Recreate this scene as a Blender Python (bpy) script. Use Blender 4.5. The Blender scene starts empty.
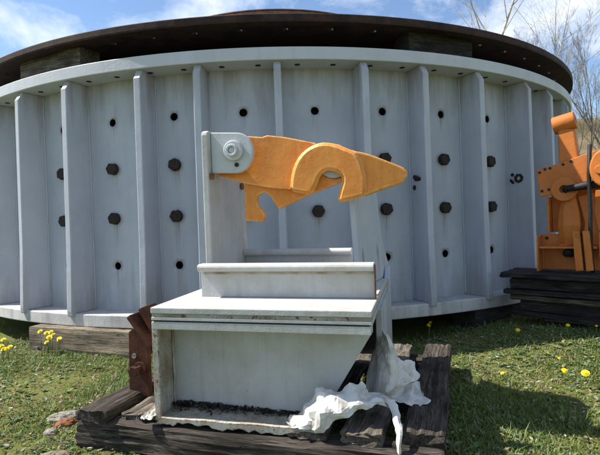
import bpy, math, random
import numpy as np
from math import radians as R, pi, sin, cos
from mathutils import Vector, Matrix, noise
rnd = random.Random(7)
nrng = np.random.default_rng(11)
SC = bpy.context.scene
COL = SC.collection

# ------------------------------------------------------------------ camera
cam = bpy.data.objects.new('camera', bpy.data.cameras.new('camera'))
COL.objects.link(cam)
cr, cu, cb = (.998623, -.039298, -.034755), (.035003, .005635, .999371), (-.039078, -.999212, .007003)
cam.matrix_world = Matrix(((cr[0], cu[0], cb[0], 0), (cr[1], cu[1], cb[1], 0), (cr[2], cu[2], cb[2], .93), (0, 0, 0, 1)))
cam.data.sensor_width = 36
cam.data.lens = 36*490/600
cam.data.clip_end = 2000
SC.camera = cam

# ------------------------------------------------------------------ sky and sun
SUN_EL, SUN_A = R(51), R(10)
W = bpy.data.worlds.new('World'); SC.world = W; W.use_nodes = True
def build_world():
    nt = W.node_tree; nt.nodes.clear(); N = nt.nodes.new; L = nt.links.new
    out = N('ShaderNodeOutputWorld'); bg = N('ShaderNodeBackground'); L(bg.outputs[0], out.inputs[0])
    sky = N('ShaderNodeTexSky'); sky.sky_type = 'NISHITA'; sky.sun_disc = False
    sky.sun_elevation = SUN_EL; sky.sun_rotation = -(pi/2-SUN_A); sky.air_density = 1.0; sky.dust_density = .15; sky.ozone_density = 3.0
    tc = N('ShaderNodeTexCoord'); mp = N('ShaderNodeMapping'); L(tc.outputs['Generated'], mp.inputs[0])
    mp.inputs['Scale'].default_value = (1.6, 1.6, 3.6); mp.inputs['Location'].default_value = (.35, .2, .55)
    n1 = N('ShaderNodeTexNoise'); n1.inputs['Scale'].default_value = 1.9; n1.inputs['Detail'].default_value = 9; n1.inputs['Roughness'].default_value = .62
    n1.inputs['Distortion'].default_value = .35
    L(mp.outputs[0], n1.inputs['Vector'])
    cr_ = N('ShaderNodeValToRGB'); cr_.color_ramp.elements[0].position = .47; cr_.color_ramp.elements[1].position = .72
    L(n1.outputs['Fac'], cr_.inputs[0])
    mx = N('ShaderNodeMix'); mx.data_type = 'RGBA'; L(cr_.outputs[0], mx.inputs[0])
    L(sky.outputs[0], mx.inputs[6]); mx.inputs[7].default_value = (6.6, 6.9, 7.4, 1)
    L(mx.outputs[2], bg.inputs[0]); bg.inputs[1].default_value = .10
build_world()
sun = bpy.data.objects.new('sun', bpy.data.lights.new('sun', 'SUN')); COL.objects.link(sun)
sun.data.energy = 4.8; sun.data.angle = R(.5); sun.data.color = (1, .95, .87)
LDIR = Vector((cos(SUN_A)*cos(SUN_EL), -sin(SUN_A)*cos(SUN_EL), -sin(SUN_EL)))
sun.rotation_euler = LDIR.to_track_quat('-Z', 'Y').to_euler(); sun.location = (-12, 2, 14)
SC.view_settings.view_transform = 'Standard'; SC.view_settings.look = 'None'
SC.view_settings.exposure = 0.90; SC.view_settings.gamma = 1

# ------------------------------------------------------------------ materials
def mat(name, rough=.6, metal=0.0, spec=.4):
    m = bpy.data.materials.new(name); m.use_nodes = True
    b = m.node_tree.nodes['Principled BSDF']
    b.inputs['Roughness'].default_value = rough; b.inputs['Metallic'].default_value = metal
    b.inputs['Specular IOR Level'].default_value = spec
    return m, m.node_tree, b
def tex(nt, scale=(1, 1, 1), coord='Object', kind='ShaderNodeTexNoise', rand=True, **kw):
    tc = nt.nodes.new('ShaderNodeTexCoord'); mp = nt.nodes.new('ShaderNodeMapping')
    nt.links.new(tc.outputs[coord], mp.inputs[0]); mp.inputs['Scale'].default_value = scale
    if rand:
        oi = nt.nodes.new('ShaderNodeObjectInfo'); ml = nt.nodes.new('ShaderNodeMath'); ml.operation = 'MULTIPLY'
        nt.links.new(oi.outputs['Random'], ml.inputs[0]); ml.inputs[1].default_value = 31.7
        nt.links.new(ml.outputs[0], mp.inputs['Location'])
    t = nt.nodes.new(kind); nt.links.new(mp.outputs[0], t.inputs['Vector'])
    for k, v_ in kw.items(): t.inputs[k].default_value = v_
    return t
def ramp(nt, src, stops):
    r = nt.nodes.new('ShaderNodeValToRGB'); e = r.color_ramp.elements
    while len(e) < len(stops): e.new(.5)
    for el, (p_, c_) in zip(e, stops):
        el.position = p_; el.color = c_ if len(c_) == 4 else (*c_, 1)
    nt.links.new(src, r.inputs[0]); return r.outputs[0]
def mix(nt, fac, a, b, mode='MIX'):
    m = nt.nodes.new('ShaderNodeMix'); m.data_type = 'RGBA'; m.blend_type = mode
    for s, i in ((fac, 0), (a, 6), (b, 7)):
        if hasattr(s, 'links'): nt.links.new(s, m.inputs[i])
        elif i == 0: m.inputs[0].default_value = s
        else: m.inputs[i].default_value = s if len(s) == 4 else (*s, 1)
    return m.outputs[2]
def bump(nt, b, src, strength=.2, dist=.01):
    n = nt.nodes.new('ShaderNodeBump'); n.inputs['Strength'].default_value = strength; n.inputs['Distance'].default_value = dist
    nt.links.new(src, n.inputs['Height'])
    if b.inputs['Normal'].links: nt.links.new(b.inputs['Normal'].links[0].from_socket, n.inputs['Normal'])
    nt.links.new(n.outputs[0], b.inputs['Normal'])
BK, WH = (0, 0, 0), (1, 1, 1)
def paint(name, base, rough=.45, dirt=(.5, .45, .36), dirt_amt=.5, chips=.73, rust=(.16, .06, .025), scale=1.0, streak=.35, relief=.25, stain=False, edge=None):
    m, nt, b = mat(name, rough)
    n = tex(nt, (1.3*scale,)*3, Scale=2.2, Detail=8, Roughness=.65)
    c = mix(nt, ramp(nt, n.outputs['Fac'], [(.42, BK), (.72, (dirt_amt,)*3)]), base, tuple(x*y for x, y in zip(base, dirt)))
    s = tex(nt, (9*scale, 9*scale, .55*scale), Scale=2.0, Detail=5, Roughness=.6)
    c = mix(nt, ramp(nt, s.outputs['Fac'], [(.5, BK), (.75, (streak,)*3)]), c, tuple(x*y*.9 for x, y in zip(base, dirt)))
    pale = tex(nt, (3*scale,)*3, Scale=3.1, Detail=6, Roughness=.7)
    c = mix(nt, ramp(nt, pale.outputs['Fac'], [(.55, BK), (.75, (.25,)*3)]), c, tuple(min(.9, x*1.25) for x in base))
    k = tex(nt, (14*scale,)*3, Scale=2.3, Detail=5, Roughness=.6)
    c = mix(nt, ramp(nt, k.outputs['Fac'], [(chips, BK), (chips+.03, WH)]), c, rust)
    if stain:     # brown run-off below the top flange and grime above the bottom flange, broken up by noise
        tc = nt.nodes.new('ShaderNodeTexCoord'); sx = nt.nodes.new('ShaderNodeSeparateXYZ'); nt.links.new(tc.outputs['Object'], sx.inputs[0])
        rn = tex(nt, (6, 6, .9), Scale=1.6, Detail=6, Roughness=.65)
        ad = nt.nodes.new('ShaderNodeMath'); ad.operation = 'MULTIPLY_ADD'; nt.links.new(rn.outputs['Fac'], ad.inputs[0]); ad.inputs[1].default_value = 1.5; nt.links.new(sx.outputs['Z'], ad.inputs[2])
        mr = nt.nodes.new('ShaderNodeMapRange'); nt.links.new(ad.outputs[0], mr.inputs[0]); mr.inputs[1].default_value = 2.58; mr.inputs[2].default_value = 3.05; mr.inputs[4].default_value = .6
        c = mix(nt, mr.outputs[0], c, (.20, .15, .11))
        m2 = nt.nodes.new('ShaderNodeMapRange'); nt.links.new(ad.outputs[0], m2.inputs[0]); m2.inputs[1].default_value = 1.3; m2.inputs[2].default_value = .85; m2.inputs[4].default_value = .6
        c = mix(nt, m2.outputs[0], c, (.24, .22, .18))
        def mth(op, a, b_=None):
            m_ = nt.nodes.new('ShaderNodeMath'); m_.operation = op
            for i_, q_ in enumerate((a, b_)):
                if q_ is None: continue
                if hasattr(q_, 'links'): nt.links.new(q_, m_.inputs[i_])
                else: m_.inputs[i_].default_value = q_
            return m_.outputs[0]
        X, Y, Z = sx.outputs[0], sx.outputs[1], sx.outputs[2]
        ang = mth('ARCTAN2', X, mth('MULTIPLY', Y, -1.0)); st = 2*pi/42
        d_ = mth('MULTIPLY', mth('ABSOLUTE', mth('SUBTRACT', mth('FRACT', mth('DIVIDE', mth('SUBTRACT', ang, .005), st)), .5)), st*3.64)
        rs = tex(nt, (60, 60, 3), Scale=1.0, Detail=4); tot = None
        for zb, ln, rad in ((1.418, .26, .045), (1.024, .30, .045), (1.79, .16, .03), (.645, .22, .03)):
            fall = nt.nodes.new('ShaderNodeMapRange'); nt.links.new(Z, fall.inputs[0]); fall.inputs[1].default_value = zb-ln; fall.inputs[2].default_value = zb-.02
            cut = mth('LESS_THAN', Z, zb+.01)
            wd = nt.nodes.new('ShaderNodeMapRange'); nt.links.new(d_, wd.inputs[0]); wd.inputs[1].default_value = rad; wd.inputs[2].default_value = .0
            run = mth('MULTIPLY', mth('MULTIPLY', fall.outputs[0], cut), wd.outputs[0])
            rim = nt.nodes.new('ShaderNodeMapRange'); dz = mth('ABSOLUTE', mth('SUBTRACT', Z, zb)); rr_ = mth('SQRT', mth('ADD', mth('POWER', d_, 2.0), mth('POWER', dz, 2.0)))
            nt.links.new(rr_, rim.inputs[0]); rim.inputs[1].default_value = rad+.028; rim.inputs[2].default_value = rad
            one = mth('MAXIMUM', run, mth('MULTIPLY', rim.outputs[0], .8)); tot = one if tot is None else mth('MAXIMUM', tot, one)
        k2 = mth('MULTIPLY', tot, ramp(nt, rs.outputs['Fac'], [(.38, BK), (.68, (.85,)*3)])); c = mix(nt, k2, c, (.17, .105, .07))
    if edge:
        bv = nt.nodes.new('ShaderNodeBevel'); bv.samples = 6; bv.inputs[0].default_value = edge[1]
        ge = nt.nodes.new('ShaderNodeNewGeometry'); dt = nt.nodes.new('ShaderNodeVectorMath'); dt.operation = 'DOT_PRODUCT'
        nt.links.new(bv.outputs[0], dt.inputs[0]); nt.links.new(ge.outputs['Normal'], dt.inputs[1])
        en = tex(nt, (22,)*3, Scale=1.6, Detail=6, Roughness=.65)
        m1 = nt.nodes.new('ShaderNodeMapRange'); nt.links.new(dt.outputs['Value'], m1.inputs[0]); m1.inputs[1].default_value = .995; m1.inputs[2].default_value = .90
        ml_ = nt.nodes.new('ShaderNodeMath'); ml_.operation = 'MULTIPLY'; nt.links.new(m1.outputs[0], ml_.inputs[0]); nt.links.new(ramp(nt, en.outputs['Fac'], [(edge[2], BK), (edge[2]+.07, WH)]), ml_.inputs[1])
        c = mix(nt, ml_.outputs[0], c, edge[0])
    nt.links.new(c, b.inputs['Base Color'])
    f = tex(nt, (45*scale,)*3, Scale=3.0, Detail=3)
    bump(nt, b, f.outputs['Fac'], relief, .004); bump(nt, b, n.outputs['Fac'], .25, .02)
    r_ = ramp(nt, n.outputs['Fac'], [(.3, (rough-.1,)*3), (.7, (rough+.2,)*3)]); nt.links.new(r_, b.inputs['Roughness'])
    return m
def rusty(name, a, b_, rough=.85, sc=1.0):
    m, nt, b = mat(name, rough, 0, .25)
    n = tex(nt, (6*sc,)*3, Scale=2.5, Detail=9, Roughness=.7)
    nt.links.new(ramp(nt, n.outputs['Fac'], [(.35, a), (.68, b_)]), b.inputs['Base Color'])
    bump(nt, b, n.outputs['Fac'], .6, .006)
    return m
def wood(name, a, b_, c_, sc=1.0):
    m, nt, b = mat(name, .9, 0, .2)
    g = tex(nt, (44*sc, 2.6*sc, 44*sc), Scale=2.0, Detail=10, Roughness=.78)
    col = ramp(nt, g.outputs['Fac'], [(.36, a), (.52, b_), (.72, c_)])
    n = tex(nt, (2.5*sc,)*3, Scale=2.4, Detail=6)
    col = mix(nt, ramp(nt, n.outputs['Fac'], [(.4, BK), (.75, (.75,)*3)]), col, a)
    ck = tex(nt, (30*sc, 1.1*sc, 30*sc), Scale=1.3, Detail=3, Roughness=.5)
    cks = ramp(nt, ck.outputs['Fac'], [(.485, WH), (.5, BK), (.515, WH)])
    col = mix(nt, cks, tuple(q*.35 for q in a), col); bump(nt, b, cks, .5, .006)
    nt.links.new(col, b.inputs['Base Color'])
    bump(nt, b, g.outputs['Fac'], .9, .008)
    return m
def plain_(name, col):
    m, nt, b = mat(name, .8); n = tex(nt, (5, 5, 5), Scale=2.2, Detail=6)
    nt.links.new(ramp(nt, n.outputs['Fac'], [(.38, (.44, .43, .40)), (.6, col), (.7, (.2, .13, .08))]), b.inputs['Base Color']); return m
M = {}
M['ring'] = paint('bluish_grey_paint', (.45, .472, .525), .5, dirt=(.74, .75, .76), dirt_amt=.45, chips=.735, streak=.2, stain=True)
M['flange'] = paint('pale_grey_paint', (.505, .52, .55), .5, dirt=(.8, .78, .74), dirt_amt=.5, chips=.735, streak=.3)
M['stand'] = paint('light_grey_paint', (.475, .475, .465), .5, edge=((.22, .11, .05), .006, .58), dirt=(.72, .66, .55), dirt_amt=.65, chips=.70, scale=2.0, streak=.4)
M['stand_old'] = paint('stained_beige_grey_paint', (.44, .42, .36), .6, edge=((.17, .08, .035), .010, .47), dirt=(.5, .38, .25), dirt_amt=.95, chips=.60, rust=(.17, .08, .035), scale=2.6, streak=.5)
M['seam'] = paint('rust_stained_seam', (.36, .34, .29), .7, dirt=(.45, .33, .22), dirt_amt=.9, chips=.585, rust=(.14, .06, .03), scale=2.2, streak=.3)
M['flange_low'] = paint('soiled_pale_grey_paint', (.54, .53, .515), .55, dirt=(.42, .40, .36), dirt_amt=.8, chips=.70, streak=.6, scale=.8)
M['stain'] = plain_('brown_stain', (.30, .25, .18))
M['boss'] = paint('bolt_grey_paint', (.50, .52, .54), .4, dirt=(.8, .76, .7), chips=.76, scale=3, streak=.1)
M['orange'] = paint('orange_paint', (.78, .285, .05), .42, edge=((.82, .56, .20), .016, .43), dirt=(.70, .58, .42), dirt_amt=.7, chips=.675, rust=(.20, .085, .03), scale=3.0, streak=.35, relief=.16)
M['orange_dull'] = paint('dull_orange_paint', (.54, .165, .026), .5, edge=((.20, .08, .03), .014, .50), dirt=(.75, .6, .45), dirt_amt=.5, chips=.75, rust=(.1, .04, .02), scale=2.0, streak=.3)
M['rust'] = rusty('brown_rust', (.030, .013, .010), (.115, .042, .022))
M['rust_bright'] = rusty('orange_rust', (.10, .035, .015), (.32, .14, .06), sc=3)
M['bolt'] = rusty('dark_oxidised_steel', (.012, .010, .009), (.055, .038, .030), .7, 4)
M['disc'] = rusty('dark_brown_steel', (.016, .010, .009), (.066, .033, .026), .75, .5)
M['hub'] = rusty('brown_oxide_steel', (.12, .06, .04), (.32, .17, .115), .8, .6)
M['black'] = rusty('black_greasy_steel', (.008, .008, .008), (.03, .028, .026), .5, 3)
M['wood_dark'] = wood('weathered_dark_timber', (.016, .013, .010), (.080, .066, .054), (.24, .20, .165))
M['wood_grey'] = wood('weathered_grey_timber', (.045, .036, .028), (.17, .145, .115), (.34, .30, .25))
M['wood_black'] = wood('near_black_timber', (.012, .011, .010), (.04, .036, .032), (.13, .115, .10))  # darkest timber tone, nearly black
M['wood_tan'] = wood('sawn_tan_timber', (.09, .07, .05), (.27, .22, .155), (.42, .35, .26))

def cloth_mat():
    m, nt, b = mat('torn_white_plastic', .55, 0, .4)
    n = tex(nt, (7,)*3, Scale=2.0, Detail=6, Roughness=.6)
    nt.links.new(ramp(nt, n.outputs['Fac'], [(.34, (.52, .47, .39)), (.48, (.76, .74, .70)), (.7, (.82, .81, .79))]), b.inputs['Base Color'])
    f = tex(nt, (60,)*3, Scale=2.0, Detail=4); bump(nt, b, f.outputs['Fac'], .25, .003)
    b.inputs['Subsurface Weight'].default_value = 0
    tr = nt.nodes.new('ShaderNodeBsdfTranslucent'); tr.inputs[0].default_value = (.70, .62, .50, 1)
    ms = nt.nodes.new('ShaderNodeMixShader'); ms.inputs[0].default_value = .22
    out = nt.nodes['Material Output']
    nt.links.new(b.outputs[0], ms.inputs[1]); nt.links.new(tr.outputs[0], ms.inputs[2]); nt.links.new(ms.outputs[0], out.inputs[0])
    return m
M['cloth'] = cloth_mat()
def leafy(name, translucent=.35, rough=.55):
    m, nt, b = mat(name, rough, 0, .3)
    at = nt.nodes.new('ShaderNodeAttribute'); at.attribute_name = 'tint'
    nt.links.new(at.outputs['Color'], b.inputs['Base Color'])
    tr = nt.nodes.new('ShaderNodeBsdfTranslucent'); nt.links.new(at.outputs['Color'], tr.inputs[0])
    ms = nt.nodes.new('ShaderNodeMixShader'); ms.inputs[0].default_value = translucent
    nt.links.new(b.outputs[0], ms.inputs[1]); nt.links.new(tr.outputs[0], ms.inputs[2]); nt.links.new(ms.outputs[0], nt.nodes['Material Output'].inputs[0])
    return m
M['leaf'] = leafy('grass_and_leaf'); M['litter'] = leafy('dry_litter', .05, .9)
def plain(name, col, rough=.7, var=.3, sc=8):
    m, nt, b = mat(name, rough, 0, .3)
    n = tex(nt, (sc,)*3, Scale=2.0, Detail=5)
    nt.links.new(ramp(nt, n.outputs['Fac'], [(.3, tuple(c*(1-var) for c in col)), (.7, tuple(min(.9, c*(1+var)) for c in col))]), b.inputs['Base Color'])
    bump(nt, b, n.outputs['Fac'], .4, .01)
    return m
M['petal'] = plain('yellow_petal', (.85, .60, .01), .6, .15, 60)
M['stem'] = plain('green_stem', (.12, .17, .04), .6)
M['bark_pale'] = plain('pale_bark', (.36, .32, .27), .9, .4, 3)
M['bark_dark'] = plain('grey_bark', (.15, .125, .105), .9, .4, 3)
M['stone'] = plain('pale_stone', (.22, .20, .165), .95, .55, 26)
def ground_mat():
    m, nt, b = mat('mossy_soil', .95, 0, .15)
    n1 = tex(nt, (1,)*3, rand=False, Scale=.9, Detail=10, Roughness=.65); n2 = tex(nt, (1,)*3, rand=False, Scale=17, Detail=8, Roughness=.7)
    c = ramp(nt, n1.outputs['Fac'], [(.36, (.085, .115, .028)), (.56, (.12, .13, .04)), (.72, (.18, .13, .07))])
    c = mix(nt, ramp(nt, n2.outputs['Fac'], [(.40, BK), (.62, WH)]), c, (.165, .19, .04))
    n3 = tex(nt, (1,)*3, rand=False, Scale=70, Detail=4)
    c = mix(nt, ramp(nt, n3.outputs['Fac'], [(.5, BK), (.72, (.7,)*3)]), c, (.06, .045, .025))
    nt.links.new(c, b.inputs['Base Color']); bump(nt, b, n2.outputs['Fac'], .8, .03); bump(nt, b, n3.outputs['Fac'], .6, .01)
    return m
M['ground'] = ground_mat()
def hill_mat():
    m, nt, b = mat('dry_hillside', .95, 0, .1)
    n1 = tex(nt, (.05,)*3, rand=False, Scale=1.5, Detail=10, Roughness=.7); n2 = tex(nt, (.9,)*3, rand=False, Scale=2, Detail=8, Roughness=.8)
    c = ramp(nt, n1.outputs['Fac'], [(.38, (.10, .085, .04)), (.5, (.19, .15, .09)), (.64, (.25, .20, .13))])
    c = mix(nt, ramp(nt, n2.outputs['Fac'], [(.5, BK), (.7, (.6,)*3)]), c, (.07, .055, .035))
    nt.links.new(c, b.inputs['Base Color']); bump(nt, b, n2.outputs['Fac'], .8, .4)
    return m
M['hill'] = hill_mat()

# ------------------------------------------------------------------ builders
class B:
    def __init__(s): s.v = []; s.f = []; s.sm = []
    def add(s, vs, fs, sm=False):
        o = len(s.v); s.v += [tuple(q) for q in vs]; s.f += [tuple(i+o for i in f) for f in fs]; s.sm += [sm]*len(fs); return s
    def box(s, x0, x1, y0, y1, z0, z1, mtx=None):
        p = [Vector(q) for q in ((x0, y0, z0), (x1, y0, z0), (x1, y1, z0), (x0, y1, z0), (x0, y0, z1), (x1, y0, z1), (x1, y1, z1), (x0, y1, z1))]
        if mtx: p = [mtx @ q for q in p]
        return s.add(p, [(3, 2, 1, 0), (4, 5, 6, 7), (0, 1, 5, 4), (1, 2, 6, 5), (2, 3, 7, 6), (3, 0, 4, 7)])
    def prism(s, poly, d0, d1, fn):
        """poly 2-D outline, fn(a,b,d) -> point; any winding"""
        ar = sum(a[0]*b[1]-b[0]*a[1] for a, b in zip(poly, poly[1:]+poly[:1]))
        n = len(poly); vs = [fn(a, b, d0) for a, b in poly]+[fn(a, b, d1) for a, b in poly]
        fs = [tuple(range(n)), tuple(range(2*n-1, n-1, -1))]+[(i, n+i, n+(i+1) % n, (i+1) % n) for i in range(n)]
        return s.add(vs, fs)
    def cyl(s, p0, p1, r0, r1=None, n=16, caps=True, sm=True, ang=0.0):
        r1 = r0 if r1 is None else r1
        p0, p1 = Vector(p0), Vector(p1); d = (p1-p0).normalized()
        a = d.orthogonal().normalized(); b = d.cross(a)
        vs = [p0+(a*cos(2*pi*i/n+ang)+b*sin(2*pi*i/n+ang))*r0 for i in range(n)]+[p1+(a*cos(2*pi*i/n+ang)+b*sin(2*pi*i/n+ang))*r1 for i in range(n)]
        s.add(vs, [(i, (i+1) % n, n+(i+1) % n, n+i) for i in range(n)], sm)
        if caps:
            o = len(s.v)-2*n; s.f += [tuple(o+i for i in range(n-1, -1, -1)), tuple(o+n+i for i in range(n))]; s.sm += [False]*2
        return s
    def ringhole(s, p0, p1, ro, ri, n=24):
        """a tube with a real bore"""
        p0, p1 = Vector(p0), Vector(p1); d = (p1-p0).normalized(); a = d.orthogonal().normalized(); b = d.cross(a)
        vs = []
        for p_, r_ in ((p0, ro), (p1, ro), (p1, ri), (p0, ri)):
            vs += [p_+(a*cos(2*pi*i/n)+b*sin(2*pi*i/n))*r_ for i in range(n)]
        for k in range(4):
            s.add([], []); 
        o = len(s.v); s.v += [tuple(q) for q in vs]
        for k in range(4):
            for i in range(n):
                j = (i+1) % n; k2 = (k+1) % 4
                s.f.append((o+k*n+i, o+k*n+j, o+k2*n+j, o+k2*n+i)); s.sm.append(k in (0, 2))
        return s
    def lathe(s, prof, n=96, a0=0, a1=2*pi, closed=True, sm=True):
        full = abs(a1-a0-2*pi) < 1e-6; cols = n if full else n+1; k = len(prof)
        vs = [(r*sin(a0+(a1-a0)*i/n), -r*cos(a0+(a1-a0)*i/n), z) for i in range(cols) for r, z in prof]
        fs = []
        for i in range(n):
            j = (i+1) % cols
            for q in range(k if closed else k-1):
                q2 = (q+1) % k; fs.append((i*k+q, j*k+q, j*k+q2, i*k+q2))
        return s.add(vs, fs, sm)
    def tube(s, pts, radii, n=8, caps=True):
        pts = [Vector(p) for p in pts]; o = len(s.v); prev = None
        for i, p in enumerate(pts):
            d = (pts[min(i+1, len(pts)-1)]-pts[max(i-1, 0)]).normalized()
            a = d.orthogonal().normalized() if prev is None else (prev-d*prev.dot(d)).normalized()
            prev = a; b = d.cross(a)
            for j in range(n): s.v.append(tuple(p+(a*cos(2*pi*j/n)+b*sin(2*pi*j/n))*radii[i]))
        for i in range(len(pts)-1):
            for j in range(n):
                j2 = (j+1) % n; s.f.append((o+i*n+j, o+i*n+j2, o+(i+1)*n+j2, o+(i+1)*n+j)); s.sm.append(True)
        if caps:
            s.f += [tuple(o+j for j in range(n-1, -1, -1)), tuple(o+(len(pts)-1)*n+j for j in range(n))]; s.sm += [False]*2
        return s
    def build(s, name, m, parent=None, bevel=0, seg=2, fix=True, weld=False):
        me = bpy.data.meshes.new(name); me.from_pydata(s.v, [], s.f); me.polygons.foreach_set('use_smooth', s.sm)
        if fix:
            import bmesh
            bm = bmesh.new(); bm.from_mesh(me)
            if weld: bmesh.ops.remove_doubles(bm, verts=bm.verts, dist=1e-5)
            bmesh.ops.recalc_face_normals(bm, faces=bm.faces); bm.to_mesh(me); bm.free()
        me.materials.append(M[m] if isinstance(m, str) else m)
        o = bpy.data.objects.new(name, me); COL.objects.link(o)
        if parent: o.parent = parent
        if bevel:
            md = o.modifiers.new('edge', 'BEVEL'); md.width = bevel; md.segments = seg; md.limit_method = 'ANGLE'; md.angle_limit = R(40)
            md.harden_normals = False
        return o
def thing(name, label, cat, loc=(0, 0, 0), rz=0, group=None, mtx=None):
    o = bpy.data.objects.new(name, None); COL.objects.link(o); o.empty_display_size = .2
    if mtx is not None: o.matrix_world = mtx
    else: o.location = loc; o.rotation_euler = (0, 0, rz)
    return tag(o, label, cat, group)
def tag(o, label, cat, group=None):
    o['label'] = label; o['category'] = cat
    if group: o['group'] = group
    return o
def kind(o, k): o['kind'] = k; return o
def copy(o, parent=None, mtx=None, loc=None, rot=None):
    c = o.copy(); COL.objects.link(c)
    if parent: c.parent = parent
    if mtx is not None: c.matrix_basis = mtx
    if loc is not None: c.location = loc
    if rot is not None: c.rotation_euler = rot
    return c
def arc(cx, cy, r, a0, a1, n): return [(cx+r*cos(a0+(a1-a0)*i/n), cy+r*sin(a0+(a1-a0)*i/n)) for i in range(n+1)]
def fbm(x, y, z, o=4): return noise.fractal(Vector((x, y, z)), 1.0, 2.0, o)

def timber(name, m, parent, L, w, h, seed=0, rag=.012, groove=.006, loc=(0, 0, 0), rot=(0, 0, 0), nw=9, nh=5, ends=.02):
    """weathered plank: along +Y from 0..L, x -w/2..w/2, z 0..h; grain grooves and worn, ragged ends as geometry"""
    per = [(-w/2+w*i/nw, h) for i in range(nw)]+[(w/2, h-h*i/nh) for i in range(nh)]+[(w/2-w*i/nw, 0) for i in range(nw)]+[(-w/2, h*i/nh) for i in range(nh)]
    n = len(per); ny = max(8, int(L/.06)); vs, fs = [], []
    for j in range(ny+1):
        t = j/ny; y = L*t
        for i, (x, z) in enumerate(per):
            g = fbm(x*38+seed*7.1, y*1.7+seed, z*38)
            q = fbm(x*6+seed, y*4, z*6+seed*3.3)
            nx, nz = (0, 1) if i < nw else ((1, 0) if i < nw+nh else ((0, -1) if i < 2*nw+nh else (-1, 0)))
            cxr = abs(abs(x)-w/2) < 1e-4 and (abs(z) < 1e-4 or abs(z-h) < 1e-4)
            d = -abs(g)*groove*1.6+q*groove-(.006 if cxr else 0)
            yy = y+(fbm(x*20+seed*5, z*20, seed)*ends if j in (0, ny) else 0)*(1 if j else -1)
            if cxr: nx, nz = (1 if x > 0 else -1)*.7, (1 if z > h/2 else -1)*.7
            vs.append((x+nx*d+fbm(y*.9, seed, 1)*rag*.6, yy, z+nz*d+fbm(y*1.1, seed, 5)*rag*.25))
    for j in range(ny):
        for i in range(n): fs.append((j*n+i, j*n+(i+1) % n, (j+1)*n+(i+1) % n, (j+1)*n+i))
    b = B(); b.add(vs, fs, False)
    b.f += [tuple(range(n)), tuple(ny*n+i for i in range(n-1, -1, -1))]; b.sm += [False]*2
    o = b.build(name, m, parent); o.location = loc; o.rotation_euler = rot
    return o

# ------------------------------------------------------------------ setting: ground, hill
CX, CY = 0.0, 7.3656
def sst(a, b_, q):
    q = min(1, max(0, (q-a)/(b_-a))); return q*q*(3-2*q)
def gz(x, y):
    return .095*sst(.9, 2.1, x)*sst(2.4, 3.3, y)+.022*fbm(x*.9, y*.9, 3.1)+.010*fbm(x*4, y*4, 9.0, 3)
def build_ground():
    xs = np.concatenate([[-600, -250, -100, -45, -22, -12, -7.5], np.linspace(-5.5, 5.5, 150), [7.5, 12, 22, 45, 100, 250, 600]])
    ys = np.concatenate([[-600, -250, -100, -40, -16, -7, -3, -1], np.linspace(.2, 6, 90), [7, 9, 12, 17, 24, 33, 45, 80, 250, 900]])
    vs = [(x, y, gz(x, y) if abs(x) < 8 and abs(y) < 9 else 0) for y in ys for x in xs]
    nx = len(xs); fs = [(j*nx+i, j*nx+i+1, (j+1)*nx+i+1, (j+1)*nx+i) for j in range(len(ys)-1) for i in range(nx-1)]
    b = B(); b.add(vs, fs, True); kind(b.build('ground', 'ground', fix=False), 'structure')
build_ground()
def build_hill():
    vs, fs = [], []; nx, ny = 90, 30
    for j in range(ny+1):
        for i in range(nx+1):
            a = R(-70+150*i/nx); d = 42+6.5*j
            x, y = d*sin(a), d*cos(a)
            prof = min(1, j/14); prof = prof*prof*(3-2*prof)
            h = (.165*133)*prof*(.97+.16*fbm(x*.022, y*.022, 2.0))+.6*fbm(x*.12, y*.12, 4)*prof
            if j == 0: h = -.6
            vs.append((x, y, h-.02))
    for j in range(ny):
        for i in range(nx): fs.append((j*(nx+1)+i, j*(nx+1)+i+1, (j+1)*(nx+1)+i+1, (j+1)*(nx+1)+i))
    b = B(); b.add(vs, fs, True); kind(b.build('hill', 'hill', fix=False), 'structure')
build_hill()

# ------------------------------------------------------------------ big ring
RI, RO = 3.64, 3.854
ZB0, ZB1, ZT0, ZT1 = .196, .293, 2.112, 2.205
ring = thing('turbine_ring', 'huge pale grey steel ring with ribbed wall and rows of dark bolts', 'turbine ring', (CX, CY, 0))
NB = 42
bay = [.005+(k+.5)*2*pi/NB for k in range(-NB//2, NB//2)]
def pol(r, a, z): return (r*sin(a), -r*cos(a), z)
def build_shell():
    b = B(); zs = [ZB1-.02, .645, 1.79, ZT0+.02]; hz, ha, rh = .055, .055/RI, .031
    rows = [(zs[0], .645-hz, None), (.645-hz, .645+hz, .645), (.645+hz, 1.79-hz, None), (1.79-hz, 1.79+hz, 1.79), (1.79+hz, zs[3], None)]
    for c in bay:
        a = [c-pi/NB, c-pi/NB/2, c-ha, c+ha, c+pi/NB/2, c+pi/NB]
        for z0, z1, hole in rows:
            for i in range(5):
                if i == 2 and hole:
                    n = 16; vo, vi, vd = [], [], []
                    for k in range(n):
                        t = 2*pi*k/n+pi/4; x, z = cos(t), sin(t); mxx = max(abs(x), abs(z))
                        vo.append(pol(RI, c+ha*x/mxx, hole+hz*z/mxx)); vi.append(pol(RI, c+rh/RI*x, hole+rh*z)); vd.append(pol(RI-.006, c+rh/RI*x, hole+rh*z))
                    b.add(vo+vi+vd, [(k, (k+1) % n, n+(k+1) % n, n+k) for k in range(n)]+[(n+k, n+(k+1) % n, 2*n+(k+1) % n, 2*n+k) for k in range(n)], True)
                else:
                    b.add([pol(RI, a[i], z0), pol(RI, a[i+1], z0), pol(RI, a[i+1], z1), pol(RI, a[i], z1)], [(0, 1, 2, 3)], True)
    o = b.build('shell', 'ring', ring, fix=False, weld=False)
    return o
build_shell()
hl = B().cyl((0, -.006, 0), (0, .10, 0), .033, .033, 16, caps=False); hl.f.append(tuple(range(31, 15, -1))); hl.sm.append(False)
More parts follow.
